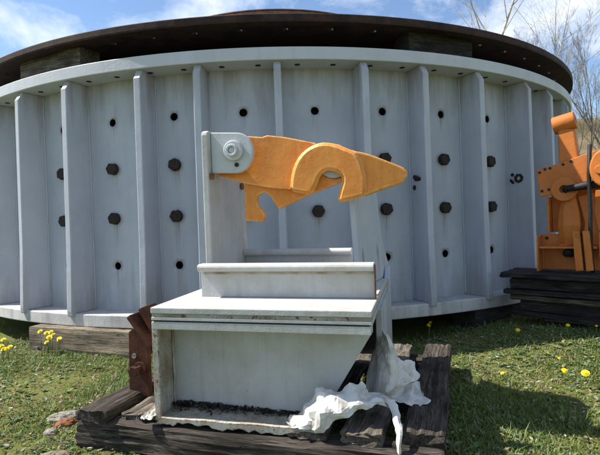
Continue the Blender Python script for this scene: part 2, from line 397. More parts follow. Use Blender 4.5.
hl = hl.build('bolt_hole', 'bolt', ring, fix=False); first = True  # dark capped liner; the shade inside the hole is put into its colour
for c in bay:
    if abs(c) > 1.45: continue
    for z in (.645, 1.79):
        mtx = Matrix.Rotation(c, 4, 'Z') @ Matrix.Translation((0, -RI+.010, z))
        if first: hl.matrix_basis = mtx; first = False
        else: copy(hl, mtx=mtx)
B().lathe([(3.30, ZT0), (RO, ZT0), (RO, ZT1), (3.30, ZT1)], 200, sm=False).build('top_flange', 'flange', ring, bevel=.006)
B().lathe([(3.36, ZB0), (RO, ZB0), (RO, ZB1), (3.36, ZB1)], 200, sm=False).build('bottom_flange', 'flange_low', ring, bevel=.008)
def build_rib():
    T = .027
    out = [(RI-.01, ZB1), (RO-.012, ZB1), (RO+.002, ZB1-.025), (RO+.022, ZB1-.022), (RO+.026, ZB1+.02), (RO+.012, ZB1+.5), (RO+.006, ZT0-.07), (RO-.03, ZT0-.012), (RO-.03, ZT0), (RI-.01, ZT0)]
    b = B(); b.prism(out, -T, T, lambda r, z, d: (d, -r, z))
    o = b.build('rib', 'ring', ring, bevel=.007)
    return o
vis = [-.594, -.4416, -.2674, -.148, .0035, .171, .2988, .4424, .611, .729]
ribs = vis+[vis[-1]+.153*k for k in range(1, 18)]+[vis[0]-.153*k for k in range(1, 16)]
wb = B()
for sx in (-1, 1):
    pts = [(sx*.031, -RI-.004+.004*fbm(z*9, sx, 0), z) for z in np.linspace(ZB1, ZT0, 60)]
    wb.tube(pts, [.007+.003*fbm(i*.9, sx*3, 1, 2) for i in range(60)], 6)
wb = wb.build('weld_bead', 'ring', ring, fix=False); wb.rotation_euler = (0, 0, ribs[0])
for a in ribs[1:]:
    if abs(a) < 1.5: copy(wb, rot=(0, 0, a))
r0 = build_rib(); r0.rotation_euler = (0, 0, ribs[0])
for a in ribs[1:]: copy(r0, rot=(0, 0, a))
# weld fillets at the rib roots, seen as soft corners
def build_bolt():
    b = B(); b.cyl((0, .0, 0), (0, -.012, 0), .046, n=24, sm=False).cyl((0, -.008, 0), (0, -.046, 0), .051, .049, n=6, sm=False, ang=.26)
    return b.build('bolt', 'bolt', ring, bevel=.004)
bo = build_bolt(); first = True
for c in bay:
    if abs(c) > 1.45: continue
    for z in (1.418, 1.024):
        mtx = Matrix.Rotation(c, 4, 'Z') @ Matrix.Translation((0, -RI+.003, z)) @ Matrix.Rotation(rnd.uniform(0, 1.05), 4, 'Y')
        if first: bo.matrix_basis = mtx; first = False
        else: copy(bo, mtx=mtx)
# dark discs standing in for bolt holes under the top flange
fb = B().cyl((0, 0, .004), (0, 0, -.003), .022, n=14, sm=False).build('flange_hole_disc', 'bolt', ring, bevel=.003)
first = True
for c in bay:
    if abs(c) > 1.3: continue
    for da in (-.036, .036):
        mtx = Matrix.Translation(pol(3.735, c+da, ZT0))
        if first: fb.matrix_basis = mtx; first = False
        else: copy(fb, mtx=mtx)
# two rough-cut lifting slots in ribs, seen on the right: dark scarred plugs
b = B(); b.cyl((.0272, -3.75, 1.25), (.0285, -3.75, 1.25), .030, n=9, sm=False); b.cyl((-.0272, -3.75, 1.25), (-.036, -3.75, 1.24), .046, .036, 9); b.cyl((-.0272, -3.70, 1.185), (-.031, -3.70, 1.185), .022, n=7)
b.build('rib_scar', 'bolt', ring).rotation_euler = (0, 0, .2988)
B().ringhole((-.0272, -3.75, 1.27), (-.038, -3.75, 1.27), .042, .020, 7).cyl((-.0272, -3.685, 1.245), (-.034, -3.68, 1.24), .03, .02, 7).cyl((-.0272, -3.69, 1.305), (-.034, -3.69, 1.305), .018, .012, 6).build('rib_boss', 'bolt', ring).rotation_euler = (0, 0, .611)

# timber blocks carrying the ring, timber blocks on the ring
def block(name, label, group, a, r, L, d, h, z, m, seed, off=0):
    o = timber(name, m, None, L, d, h, seed, loc=(0, 0, 0), ends=.01)
    o.location = (CX+r*sin(a)-L/2*cos(a), CY-r*cos(a)-L/2*sin(a), z); o.rotation_euler = (0, 0, a-pi/2)
    return tag(o, label, 'timber block', group)
block('timber_block', 'long tan timber block under the left of the ring behind the yellow dandelions', 'timber blocks under the ring', -.412, 3.80, .98, .26, .205, -.01, 'wood_tan', 3)
block('timber_block', 'dark timber block deep in the shade under the right of the ring', 'timber blocks under the ring', .50, 3.70, .7, .24, .205, -.01, 'wood_black', 20)
block('spacer_block', 'weathered grey timber packing block between the ring and the dark disc, at upper left', 'packing blocks on the ring', -.515, 3.66, .74, .2, .187, ZT1-.002, 'wood_grey', 41)
block('spacer_block', 'dark timber packing block between the ring and the dark disc, above the orange hook tip', 'packing blocks on the ring', .36, 3.66, .62, .2, .187, ZT1-.002, 'wood_black', 42)

# ------------------------------------------------------------------ dark disc with hub on top
cover = thing('cover_disc', 'dark brown rusted steel disc with a raised hub lying on top of the ring', 'steel disc', (CX, CY, ZT1+.183))
def build_cover():
    D0 = ZT1+.183; RD = 3.872; b = B(); NH = 68; rb, rh, hr = 3.70, .025, .06; t = .034
    ha = hr/rb
    for k in range(NH):
        c = .022+2*pi*k/NH; a = [c-pi/NH, c-ha, c+ha, c+pi/NH]
        for z, flip in ((0, 0), (t, 1)):
            for i in (0, 2):
                b.add([pol(rb-hr, a[i], z), pol(rb-hr, a[i+1], z), pol(rb+hr, a[i+1], z), pol(rb+hr, a[i], z)], [(0, 1, 2, 3)])
        n = 12; vo, vi = [], []
        for kk in range(n):
            th = 2*pi*kk/n+pi/4; x, y = cos(th), sin(th); q = max(abs(x), abs(y))
            vo.append((c+ha*x/q, rb+hr*y/q)); vi.append((c+rh/rb*x, rb+rh*y))
        vs = [pol(r, a_, z) for z in (0, t) for lst in (vo, vi) for a_, r in lst]
        b.add(vs, [(i, (i+1) % n, n+(i+1) % n, n+i) for i in range(n)]+[(2*n+i, 2*n+(i+1) % n, 3*n+(i+1) % n, 3*n+i) for i in range(n)]+[(n+i, n+(i+1) % n, 3*n+(i+1) % n, 3*n+i) for i in range(n)])
    b.lathe([(rb+hr, 0), (RD, -.012), (RD+.004, 0), (RD+.004, t+.006), (RD, t+.012), (rb+hr, t)], 204, closed=False, sm=False)
    b.lathe([(rb-hr, t), (2.3, t+.02), (2.3, .0), (rb-hr, 0)], 136, closed=False, sm=False)
    b.build('plate', 'disc', cover, fix=False)
    z = D0
    B().lathe([(2.3, .0), (2.32, .10), (2.1, .5), (1.80, 3.20-z), (1.84, 3.215-z), (1.84, 3.26-z), (1.70, 3.27-z), (1.70, 3.305-z), (1.82, 3.312-z), (1.82, 3.345-z), (1.77, 3.352-z), (1.77, 3.362-z), (1.80, 3.366-z), (1.80, 3.377-z), (1.74, 3.385-z), (.6, 3.41-z), (.01, 3.42-z)], 128, closed=False).build('hub', 'hub', cover, fix=False)
build_cover()
bpy.data.objects['hub'].data.polygons.foreach_set('use_smooth', [False]*len(bpy.data.objects['hub'].data.polygons))

# ------------------------------------------------------------------ pallet under the stand
PY = -R(20)
pal = thing('timber_pallet', 'weathered dark timber pallet lying on the grass under the grey steel stand', 'pallet', (-.8847, 2.0826, 0), PY)
def plank(x0, x1, y0, L, z0, z1, m, seed, skew=0, **k):
    return timber('plank', m, pal, L, x1-x0, z1-z0, seed, loc=((x0+x1)/2, y0, z0), rot=(0, 0, skew), **k)
def beam(y, d, z0, z1, m, seed, x0=-.03, L=1.5):
    return timber('beam', m, pal, L, d, z1-z0, seed, loc=(x0, y+d/2, z0), rot=(0, 0, -pi/2), nw=7, nh=8, groove=.01, rag=.02, ends=.03)
beam(.045, .14, -.01, .120, 'wood_dark', 61); beam(.64, .14, 0, .120, 'wood_dark', 62); beam(1.24, .14, 0, .120, 'wood_dark', 63)
plank(-.035, .115, .035, 1.38, .122, .170, 'wood_dark', 64, ends=.03, groove=.010)
plank(.145, .30, .10, 1.3, .100, .150, 'wood_grey', 65, ends=.07, groove=.014)
plank(.335, .50, .20, 1.2, .122, .140, 'wood_black', 66)
plank(.53, .70, .16, 1.2, .122, .140, 'wood_black', 67)
plank(.72, .86, .11, 1.25, .122, .140, 'wood_dark', 68)
plank(.90, 1.06, .095, 1.3, .122, .142, 'wood_grey', 69, groove=.010)
plank(1.105, 1.265, .085, 1.33, .112, .170, 'wood_grey', 70, groove=.012)
plank(1.33, 1.485, .13, 1.31, .110, .170, 'wood_dark', 71, groove=.010)
def chip(name, label, cat, x, y, z, sx, sy, sz, m, seed, rz=0):
    b = B(); vs = []; nu, nv = 22, 14
    for j in range(nv+1):
        for i in range(nu):
            t, f = 2*pi*i/nu, pi*j/nv; d = Vector((sin(f)*cos(t), sin(f)*sin(t), cos(f))); k = 1+.32*fbm(d.x*1.1+seed, d.y*1.1, d.z*1.1, 6)+.10*abs(fbm(d.x*4+seed, d.y*4, d.z*4, 3))
            vs.append((d.x*sx*k, d.y*sy*k, d.z*sz*k))
    b.add(vs, [(j*nu+i, j*nu+(i+1) % nu, (j+1)*nu+(i+1) % nu, (j+1)*nu+i) for j in range(nv) for i in range(nu)])
    o = b.build(name, m, weld=True); o.location = (x, y, z); o.rotation_euler = (0, 0, rz); return tag(o, label, cat)
chip('stone', 'pale flat stone in the grass at the left end of the pallet', 'stone', -1.12, 2.50, .004, .075, .045, .022, 'stone', 1.2, .2)
chip('rust_lump', 'orange rusty scrap lump in the grass beside the pale stone', 'scrap', -1.07, 2.40, .006, .05, .035, .022, 'rust_bright', 5.2, .4)
chip('stone', 'small grey stone in the grass in front of the rusty lump', 'stone', -1.10, 2.31, .004, .03, .024, .018, 'stone', 8.2)
chip('stone', 'dark grey stone on the grass at the foot of the ring, far left', 'stone', -1.93, 3.98, .025, .07, .06, .05, 'wood_grey', 11.2)
chip('wood_chip', 'pale broken wood end sticking out under the pallet corner', 'wood chip', -.955, 2.03, .006, .075, .05, .024, 'wood_tan', 15.5, -.3)

# ------------------------------------------------------------------ grey steel stand with the orange hook
Uu, Uv, Uw = (.961359, -.275172, -.008328), (.275292, .961094, .022644), (.001773, -.024062, .999709)
O = Vector((-.544676, 2.020643, .610948))-Vector(Uw)*.5
SM = Matrix(((Uu[0], Uv[0], Uw[0], O.x), (Uu[1], Uv[1], Uw[1], O.y), (Uu[2], Uv[2], Uw[2], O.z), (0, 0, 0, 1)))
stand = thing('machine_stand', 'light grey steel stand with an orange hooked latch arm, standing on the timber pallet', 'machine stand', mtx=SM)
fu = lambda a, b, d: (a, d, b)       # outline in u-z, depth v
fv = lambda a, b, d: (d, a, b)       # outline in v-z, depth u
SW, SD = .9, .98
B().box(0, SW, 0, SD, .474, .500).build('top_plate', 'stand', stand, bevel=.004)
B().box(.004, SW-.003, .004, SD, .460, .4735).build('rust_seam', 'seam', stand)
B().box(.002, SW-.001, .001, SD, .447, .4597).build('under_plate', 'stand', stand, bevel=.002)
B().box(.006, SW-.012, .012, SD, .441, .4467).build('shadow_gap', 'bolt', stand)
b = B(); b.prism([(.002, .4405), (.20, .4405), (.20, .432), (.022, .430), (.016, .424), (.016, .412), (.002, .409)], .002, SW-.004, fv); b.build('front_angle', 'stand', stand, bevel=.003)
b = B(); b.prism([(.0, .4408), (.0, .03), (.028, .03), (.028, .408), (.024, .4408)], 0.004, .018, fu); b.box(.0, .011, .0181, SD, .03, .4408); b.build('side_wall', 'stand_old', stand, bevel=.003)
B().prism([(.0112, .031), (.684, .031), (.697, .075), (.752, .163), (.886, .385), (.886, .4318), (.0112, .4318)], .152, .166, fu).build('web', 'stand', stand, bevel=.002)
b = B(); b.box(.0112, .69, .012, .1515, .024, .040); b.build('floor_plate', 'stand_old', stand, bevel=.003)
# front lip: ragged, peeling bottom edge
lo = [(.004+.68*i/60, .020+.012*fbm(i*.33, 2.2, 0, 5)+(.01 if 8 < i < 22 else 0)) for i in range(61)]
up = [(.69-.66*i/20, .0475+.0015*sin(i)) for i in range(21)]
B().prism(lo+up, -.006, .0115, fu).build('front_lip', 'stand_old', stand)
# peeled paint flake on the plank at the left corner
def sheet(name, rows, m, parent, nu, nv, amp=.012, fr=9, seed=0, th=.0012, folds=(4, 1, 2), tear=.012):
    """crumpled sheet through a net of control points"""
    G = np.array(rows, float); a, c = G.shape[:2]
    def cat(P, t):
        n = len(P)-1; k = min(int(t*n), n-1); f = t*n-k
        p0, p1, p2, p3 = P[max(k-1, 0)], P[k], P[k+1], P[min(k+2, n)]
        return .5*((2*p1)+(p2-p0)*f+(2*p0-5*p1+4*p2-p3)*f*f+(3*p1-p0-3*p2+p3)*f**3)
    V = np.zeros((nv+1, nu+1, 3))
    for i in range(nu+1):
        colp = np.array([cat(G[r], i/nu) for r in range(a)])
        for j in range(nv+1): V[j, i] = cat(colp, j/nv)
    # creases: sharp warped folds plus fine crumpling, pushed along the local normal
    gi = np.gradient(V, axis=1); gj = np.gradient(V, axis=0); nn = np.cross(gi, gj); nn /= np.linalg.norm(nn, axis=2, keepdims=True)+1e-9
    U = V.copy()
    for j in range(nv+1):
        for i in range(nu+1):
            q = Vector(V[j, i])*fr+Vector((seed*3.1, seed*2.3, 0)); wx = noise.noise(q*.55); wy = noise.noise(q*.6+Vector((5, 2, 8)))
            a = folds[0]*(i/nu)+folds[1]*(j/nv)
            t1 = abs(((a+1.1*wx) % 1)-.5)*2; t2 = abs(((folds[2]*(j/nv)-.5*a+1.3*wy) % 1)-.5)*2
            f1 = abs(noise.noise(q*2.1))-.2
            U[j, i] = V[j, i]+nn[j, i]*amp*((t1-.5)*.75+(t2-.5)*.45+f1*.35)
    V = U
    for j in range(nv+1):
        for i in range(nu+1):
            e = min(j, nv-j, i*nv/nu, (nu-i)*nv/nu)
            if e < 2: V[j, i] += (gi[j, i]/np.linalg.norm(gi[j, i])*noise.noise(Vector((i*.8, j*.8, seed)))+gj[j, i]/np.linalg.norm(gj[j, i])*noise.noise(Vector((i*.8, j*.8, seed+9))))*tear*(1-e/2)
    vs = V.reshape(-1, 3); w = nu+1
    b = B(); b.add(vs, [t_ for j in range(nv) for i in range(nu) for t_ in (((j*w+i, j*w+i+1, (j+1)*w+i+1), (j*w+i, (j+1)*w+i+1, (j+1)*w+i)) if noise.noise(Vector((i*.9, j*.9, seed))) > 0 else ((j*w+i, j*w+i+1, (j+1)*w+i), (j*w+i+1, (j+1)*w+i+1, (j+1)*w+i)))], False)
    o = b.build(name, m, parent, fix=False); md = o.modifiers.new('thick', 'SOLIDIFY'); md.thickness = th; md.offset = 0
    return o
# inner bottom debris
def debris():
    vs, fs, cols = [], [], []
    for i in range(900):
        u_ = .015+rnd.random()**1.1*.62; v_ = .149-abs(rnd.gauss(0, .022)); 
        if v_ < .03: continue
        s_ = rnd.uniform(.004, .013); hz = .041+max(0, .022*(1-abs(u_-.1)/.5))*rnd.random()*(v_ > .11)
        a = rnd.uniform(0, 6.28); t = Vector((cos(a), sin(a), rnd.uniform(-.5, .5)))*s_; q = Vector((-sin(a), cos(a), rnd.uniform(-.5, .5)))*s_*.5
        c = Vector((u_, v_, hz+s_*.4)); o = len(vs); vs += [c-t, c+q, c+t, c-q]; fs.append((o, o+1, o+2, o+3))
        k = rnd.random(); cols.append((.02, .016, .012) if k < .75 else ((.10, .07, .04) if k < .95 else (.3, .27, .22)))
    b = B(); b.add(vs, fs); o = b.build('leaf_litter', 'litter', stand, fix=False); kind(o, 'stuff'); tint(o, cols, 4)
def tint(o, cols, per):
    ca = o.data.color_attributes.new('tint', 'FLOAT_COLOR', 'CORNER')
    c = np.ones((len(cols), 4), np.float32); c[:, :3] = np.array(cols, np.float32)
    ca.data.foreach_set('color', np.repeat(c, per, 0).ravel())
debris()
# right side leg; rear wall added to shade the inside
B().prism([(.30, .446), (.30, .33), (.52, .09), (.99, .09), (.99, .560), (.93, .560), (.86, .5005), (.86, .446)], SW-.0145, SW+.013, fv).build('side_leg', 'ring', stand, bevel=.003)
B().box(.012, SW-.016, .955, .972, .06, .4405).build('rear_shade_wall', 'ring', stand, bevel=.002)
# rails
def rail(name, u0, u1, v, h):
    b = B(); b.prism([(v, .5005), (v+.022, .5005), (v+.022, .5+h), (v-.022, .5+h)]+arc(v-.024, .5+h-.017, .017, pi/2, 1.5*pi, 7)[1:]+[(v, .5+h-.034)], u0, u1, fv)
    return b.build(name, 'stand', stand, bevel=.002)
rail('front_rail', .108, .89, .26, .150); rail('rear_rail', .1345, .728, .78, .172)
B().box(.8905, .8935, .2365, .281, .502, .640).build('rail_end_stain', 'rust_bright', stand)
B().box(.125, .885, .2575, .2598, .602, .612).build('rust_line', 'stain', stand)
B().tube([(.0175+.004*fbm(z*14, 1, 0), .146, z) for z in np.linspace(.045, .42, 24)], [.006+.004*fbm(i*.7, 4, 4, 2) for i in range(24)], 6).build('weld_bead', 'stain', stand)
B().box(.888, .898, .30, .44, .5005, .512).build('shim', 'stand', stand)
# uprights
b = B(); b.prism([(.33, .5005), (.82, .5005), (.82, 1.15), (.80, 1.235), (.72, 1.262), (.35, 1.262), (.335, 1.255), (.33, 1.24)], .1, .1335, fv); b.build('upright', 'stand', stand, bevel=.006)
def gusset():
    t = Vector((.098, .5)).normalized(); n = Vector((t.y, -t.x)); P0 = Vector((.753, .5))
    prof = [(0, .5005), (.56, .5005), (.53, .56), (.47, .64), (.43, .72), (.405, .82), (.39, .94), (.375, 1.04), (.34, 1.10), (.26, 1.14), (.03, 1.14), (0, 1.12)]
    B().prism(prof, 0, .028, lambda s_, z, d: (P0.x+.024*(1-(z-.5)/.5)+t.x*s_+n.x*d, P0.y+t.y*s_+n.y*d, z)).build('upright', 'ring', stand, bevel=.006)
gusset()
# lug, bolt
LUG = [(.1345, 1.256), (.273, 1.246), (.294, 1.240), (.311, 1.227), (.326, 1.211), (.334, 1.194), (.340, 1.170), (.340, 1.147), (.336, 1.122), (.326, 1.102), (.312, 1.085), (.296, 1.072), (.276, 1.063), (.256, 1.060), (.1345, 1.066)]
b = B(); b.prism(LUG, .360, .392, fu); lug = b.build('lug', 'boss', stand, bevel=.005)
bt = B().cyl((.250, .3605, 1.163), (.250, .338, 1.163), .047, n=32, sm=False).build('pivot_washer', 'boss', stand, bevel=.006)
B().ringhole((.248, .3385, 1.163), (.248, .326, 1.163), .029, .016, 24).cyl((.248, .338, 1.163), (.248, .331, 1.163), .015, n=18).build('pivot_bolt', 'boss', stand, bevel=.004)
B().cyl((.262, .360, 1.098), (.262, .353, 1.098), .010, n=10).build('grease_hole', 'bolt', stand)
B().cyl((.1338, .745, 1.02), (.148, .745, 1.02), .018, n=12).build('rusty_stud', 'rust_bright', stand, bevel=.003)
B().box(.136, .150, .332, .36, 1.035, 1.064).build('weld_stub', 'rust_bright', stand, bevel=.004)
# orange arm: plates one behind the other, hook in front
arm = thing('tmp', '', '') if False else None
P1 = [(.126, 1.062), (.126, 1.17), (.138, 1.205), (.164, 1.232), (.19, 1.246), (.216, 1.253), (.286, 1.239), (.365, 1.229), (.39, 1.236), (.478, 1.221), (.549, 1.203), (.624, 1.184), (.621, 1.106), (.601, 1.052), (.542, .995), (.493, .976), (.396, .987), (.278, 1.012)]
P2 = [(.262, 1.15), (.256, .835), (.343, .828), (.353, .842), (.358, .862), (.346, .883), (.328, .903), (.320, .922), (.319, .939), (.325, .954), (.338, .963), (.352, .967), (.366, .966), (.380, .956), (.392, .944), (.406, .917), (.428, .887), (.505, .918), (.584, .951), (.676, .982), (.747, 1.009), (.817, 1.031), (.905, 1.049), (.905, 1.094), (.783, 1.147), (.781, 1.10)]
P2 += [(.702+.079*cos(t), 1.098+.079*sin(t)) for t in [R(-5-17*i) for i in range(0, 11)]]+[(.619, 1.157), (.539, 1.185), (.392, 1.218)]
P3 = [(.499, .968), (.503, 1.009), (.508, 1.038), (.517, 1.068), (.528, 1.094), (.541, 1.116), (.558, 1.136), (.578, 1.152), (.596, 1.163), (.616, 1.172), (.636, 1.178), (.660, 1.181), (.690, 1.178), (.717, 1.171), (.745, 1.160), (.770, 1.148), (.793, 1.137), (.810, 1.126), (.822, 1.112), (.831, 1.093), (.839, 1.070), (.845, 1.047), (.850, 1.020), (.852, .985), (.850, .958), (.847, .932), (.777, .916), (.718, .904), (.724, .930), (.733, .965), (.743, .998), (.743, 1.016), (.734, 1.033), (.718, 1.044), (.704, 1.050), (.690, 1.053), (.676, 1.052), (.663, 1.048), (.651, 1.039), (.641, 1.026), (.634, 1.010), (.619, .977), (.608, .960), (.595, .946)]
TIP = [(.772, 1.138), (.808, 1.133), (.835, 1.127), (.861, 1.119), (.887, 1.109), (.913, 1.098), (.965, 1.075), (1.000, 1.059), (1.016, 1.050), (1.025, 1.041), (1.029, 1.030), (1.029, 1.018), (1.024, 1.006), (1.015, .994), (1.002, .983), (.975, .974), (.945, .966), (.892, .950), (.842, .933), (.772, .938)]
la = B(); la.prism(P1, .430, .458, fu); larm = la.build('latch_arm', 'orange', stand, bevel=.005)
B().prism(P2, .4585, .49, fu).build('rear_hook', 'orange', stand, bevel=.005)
B().prism(P3, .392, .4295, fu).build('front_hook', 'orange', stand, bevel=.016, seg=1)
# the beak: thick at its root, narrowing to the tip
def beak():
    b = B(); n = len(TIP); vs = []
    for s_ in (0, 1):
        for (a, z) in TIP:
            k = min(1, max(0, (a-.80)/.225)); vs.append((a, (.402+.040*k) if s_ == 0 else (.4845-.022*k), z))
    b.add(vs, [tuple(range(n)), tuple(range(2*n-1, n-1, -1))]+[(i, n+i, n+(i+1) % n, (i+1) % n) for i in range(n)])
    b.build('arm_tip', 'orange', stand, bevel=.009)
beak()
B().cyl((.702, .4330, 1.098), (.702, .66, 1.098), .0775, n=40, sm=False).build('stop_pin', 'stand', stand, bevel=.004)

# paint flake and torn sheet
MS = stand.matrix_world
SH_A = [[(.563, -.01, .063), (.609, -.02, .055), (.661, -.03, .052), (.715, -.03, .056), (.759, -.02, .093), (.809, 0, .118), (.858, .03, .124), (.907, .07, .130), (.95, .09, .106)],
 [(.563, .02, .058), (.62, 0, .078), (.678, -.03, .103), (.728, -.05, .129), (.769, -.03, .135), (.811, -.01, .148), (.859, .03, .151), (.902, .08, .142), (.961, .1, .122)],
 [(.563, .05, .052), (.619, .04, .089), (.667, .01, .139), (.716, 0, .157), (.762, .02, .16), (.81, .03, .167), (.851, .07, .158), (.896, .11, .138), (.963, .13, .118)],
 [(.56, .09, .045), (.615, .09, .084), (.667, .07, .167), (.698, .06, .188), (.757, .08, .176), (.806, .09, .187), (.846, .12, .191), (.872, .16, .146), (.937, .18, .122)]]
SH_B = [[(.918, .12, .139), (.943, .1, .137), (.969, .1, .134)], [(.939, .09, .129), (.963, .07, .13), (.981, .08, .124)], [(.956, .05, .107), (.975, .03, .113), (.989, .05, .102)],
 [(.969, 0, .088), (.988, -.02, .095), (.997, 0, .083)], [(.978, -.05, .064), (.992, -.065, .068), (.999, -.05, .062)], [(.977, -.055, .023), (.988, -.07, .031), (.994, -.055, .025)], [(.976, -.055, -.05), (.99, -.065, -.045), (1.0, -.055, -.05)]]
SH_C = [[(.896, .285, .08), (.919, .258, .07), (.959, .262, .068), (1.013, .229, .068), (1.052, .238, .066), (1.084, .253, .066), (1.105, .296, .066)],
 [(.906, .271, .09), (.943, .28, .08), (.978, .305, .072), (1.016, .276, .075), (1.048, .309, .068), (1.077, .324, .068), (1.093, .314, .068)],
 [(.919, .269, .1), (.963, .287, .1), (.994, .346, .085), (1.024, .325, .088), (1.044, .357, .08), (1.065, .349, .075), (1.073, .35, .075)],
 [(.932, .264, .115), (.971, .306, .115), (1.002, .377, .1), (1.032, .407, .1), (1.048, .464, .09), (1.057, .468, .08), (1.061, .405, .08)]]
SH_D = [[(.836, .3, .07), (.865, .27, .08), (.902, .22, .10), (.933, .19, .13), (.957, .2, .145), (.97, .26, .145)],
 [(.842, .34, .144), (.873, .29, .154), (.911, .23, .176), (.942, .2, .196), (.962, .21, .202), (.971, .28, .205)],
 [(.854, .37, .197), (.88, .32, .21), (.915, .26, .242), (.943, .22, .264), (.958, .23, .27), (.968, .29, .265)],
 [(.871, .39, .259), (.893, .34, .278), (.914, .3, .303), (.934, .26, .323), (.945, .27, .316), (.955, .31, .302)],
 [(.885, .4, .307), (.897, .36, .335), (.909, .33, .351), (.919, .3, .354), (.927, .3, .342), (.933, .33, .321)]]
SH_E = [[(.941, .26, .126), (.969, .27, .123), (.997, .3, .123), (1.025, .33, .127), (1.054, .36, .131)], [(.94, .28, .157), (.969, .28, .158), (1.001, .32, .15), (1.029, .35, .146), (1.063, .39, .143)],
 [(.944, .3, .193), (.973, .31, .195), (1.001, .35, .184), (1.025, .38, .171), (1.042, .42, .154)], [(.948, .33, .222), (.973, .34, .229), (.996, .38, .209), (1.021, .41, .197), (1.042, .44, .184)]]
wrap = thing('torn_sheet', 'crumpled torn white plastic sheet hanging at the lower right corner of the grey stand', 'plastic sheet', mtx=MS)
sheet('crumpled_fold', SH_A, 'cloth', wrap, 30, 11, .030, 9, 1, folds=(5.3, 1.2, 1.3))
sheet('hanging_strip', SH_B, 'cloth', wrap, 4, 22, .008, 14, 2, folds=(.8, 2, 2), tear=.007)
sheet('flat_flap', SH_C, 'cloth', wrap, 18, 10, .012, 9, 3, folds=(2.6, 1.4, 1.2))
sheet('standing_curl', SH_D, 'cloth', wrap, 14, 16, .014, 8, 4, folds=(2.4, 1, 1))
sheet('upper_flap', SH_E, 'cloth', wrap, 14, 11, .014, 9, 5, folds=(2.2, 1.3, 1.3))
fl = thing('paint_flake', 'peeled white paint flake lying on the plank at the left foot of the stand', 'paint flake', mtx=MS)
sheet('flake', [[(-.045, -.03, .048), (-.02, -.035, .050), (.004, -.03, .048)], [(-.055, .02, .052), (-.03, .01, .056), (-.003, .02, .050)], [(-.04, .07, .054), (-.03, .08, .062), (-.003, .08, .058)], [(-.035, .12, .060), (-.02, .13, .064), (-.004, .13, .060)]], 'cloth', fl, 10, 14, .02, 26, 6)

# ------------------------------------------------------------------ rusty clamp at the left of the stand
clamp = thing('rusty_clamp', 'dark rusty steel clamp with a bolt, leaning on the left side of the grey stand', 'rusty clamp', mtx=SM @ Matrix.Translation((-.2, .25, .032)))
B().prism([(-.072, 0), (.037, 0), (.040, .28), (.032, .312), (-.03, .325), (-.063, .300)], -.012, .012, fu).build('plate', 'rust', clamp, bevel=.004)
B().box(-.072, -.058, .0122, .15, .0, .27).build('side_plate', 'rust', clamp, bevel=.003)
for k, (a0, a1) in enumerate((((-.050, .375), (.055, .235)), ((-.006, .408), (.056, .30)))):
    d = Vector((a1[0]-a0[0], a1[1]-a0[1])).normalized(); n = Vector((d.y, -d.x))*-.024
    B().prism([a0, a1, (a1[0]+n.x, a1[1]+n.y), (a0[0]+n.x, a0[1]+n.y)], -.045+k*.03, .07+k*.04, fu).build('jaw_bar', 'rust', clamp, bevel=.004)
B().tube([(-.005, -.012, .135), (-.005, -.06, .135)], [.013, .013], 12).build('clamp_bolt', 'rust', clamp)
B().cyl((-.005, -.06, .135), (-.005, -.082, .135), .026, n=6, sm=False).cyl((-.005, -.013, .135), (-.005, -.022, .135), .03, n=16).build('clamp_nut', 'rust', clamp, bevel=.003)
B().cyl((-.035, -.0125, .19), (-.035, -.019, .19), .012, n=9).build('pale_washer', 'stone', clamp)

# ------------------------------------------------------------------ stacked pallets and orange machine at the right
MY = -R(40)
def stack_pallet(label, z, off, seed, tilt, back=0, L=1.5):
    t = thing('timber_pallet', label, 'pallet', (1.69+off*.766+back*.643, 3.70-off*.643+back*.766, z), 0, 'pallets stacked under the orange lever assembly')
    t.rotation_euler = (0, tilt, MY)
    for k in range(3):
        timber('board', rag=.004, m='wood_black' if k or z > .3 else 'wood_grey', parent=t, L=L-.02*k, w=.135, h=.044, seed=seed+k, loc=(rnd.uniform(-.03, .03), .07+.142*k, .123), rot=(0, 0, -pi/2))
    timber('stringer', 'wood_black', t, L-.1, .07, .084, seed+40, loc=(.04, .09, .0385), rot=(0, 0, -pi/2)); timber('stringer', 'wood_black', t, L-.1, .07, .084, seed+41, loc=(.04, .33, .0385), rot=(0, 0, -pi/2))
    for k in range(0):
        timber('stringer', 'wood_black', t, .41, .10, .085, seed+10+k, loc=(.12+.62*k, 0, .038))
    for k in range(2):
        timber('board', 'wood_black', t, L, .11, .034, seed+20+k, loc=(0, .06+.27*k, .002), rot=(0, 0, -pi/2))
    return t
stack_pallet('dark timber pallet resting on the grass at the right, bottom of the stack', .0, .26, 100, .03, .14)
stack_pallet('dark timber pallet with a pale front board, second from the bottom of the stack', .168, .05, 130, .03, .05)
stack_pallet('dark timber pallet directly beneath the orange lever assembly, top of the stack', .338, .0, 160, .012)
mach = thing('lever_assembly', 'dull orange steel lever assembly with an eye tube, standing on the pallet stack at right', 'lever assembly', (1.69, 3.70, .505), MY)
zo = .505
def mz(poly): return [(a, z-zo) for a, z in poly]
b = B(); b.prism(mz([(.217, 1.284), (.36, 1.315), (.625, 1.39), (.80, 1.43), (.80, 1.14), (.637, 1.129), (.48, 1.118), (.378, 1.096), (.239, 1.074)]), .2, .232, fu); b.build('lever_plate', 'orange_dull', mach, bevel=.004)
hb = B().cyl((0, 0, 0), (0, -.004, 0), .0105, n=10).build('plate_hole', 'black', mach)
for k, (a, z) in enumerate([(.234+.008, 1.262), (.28, 1.283), (.315, 1.288), (.404, 1.308), (.457, 1.326), (.255, 1.118), (.302, 1.127)]):
    if k: copy(hb, loc=(a, .1995, z-zo))
    else: hb.location = (a, .1995, z-zo)
B().ringhole((.410, .199, 1.120-zo), (.410, .165, 1.120-zo), .088, .030, 28).build('boss', 'orange_dull', mach, bevel=.004)
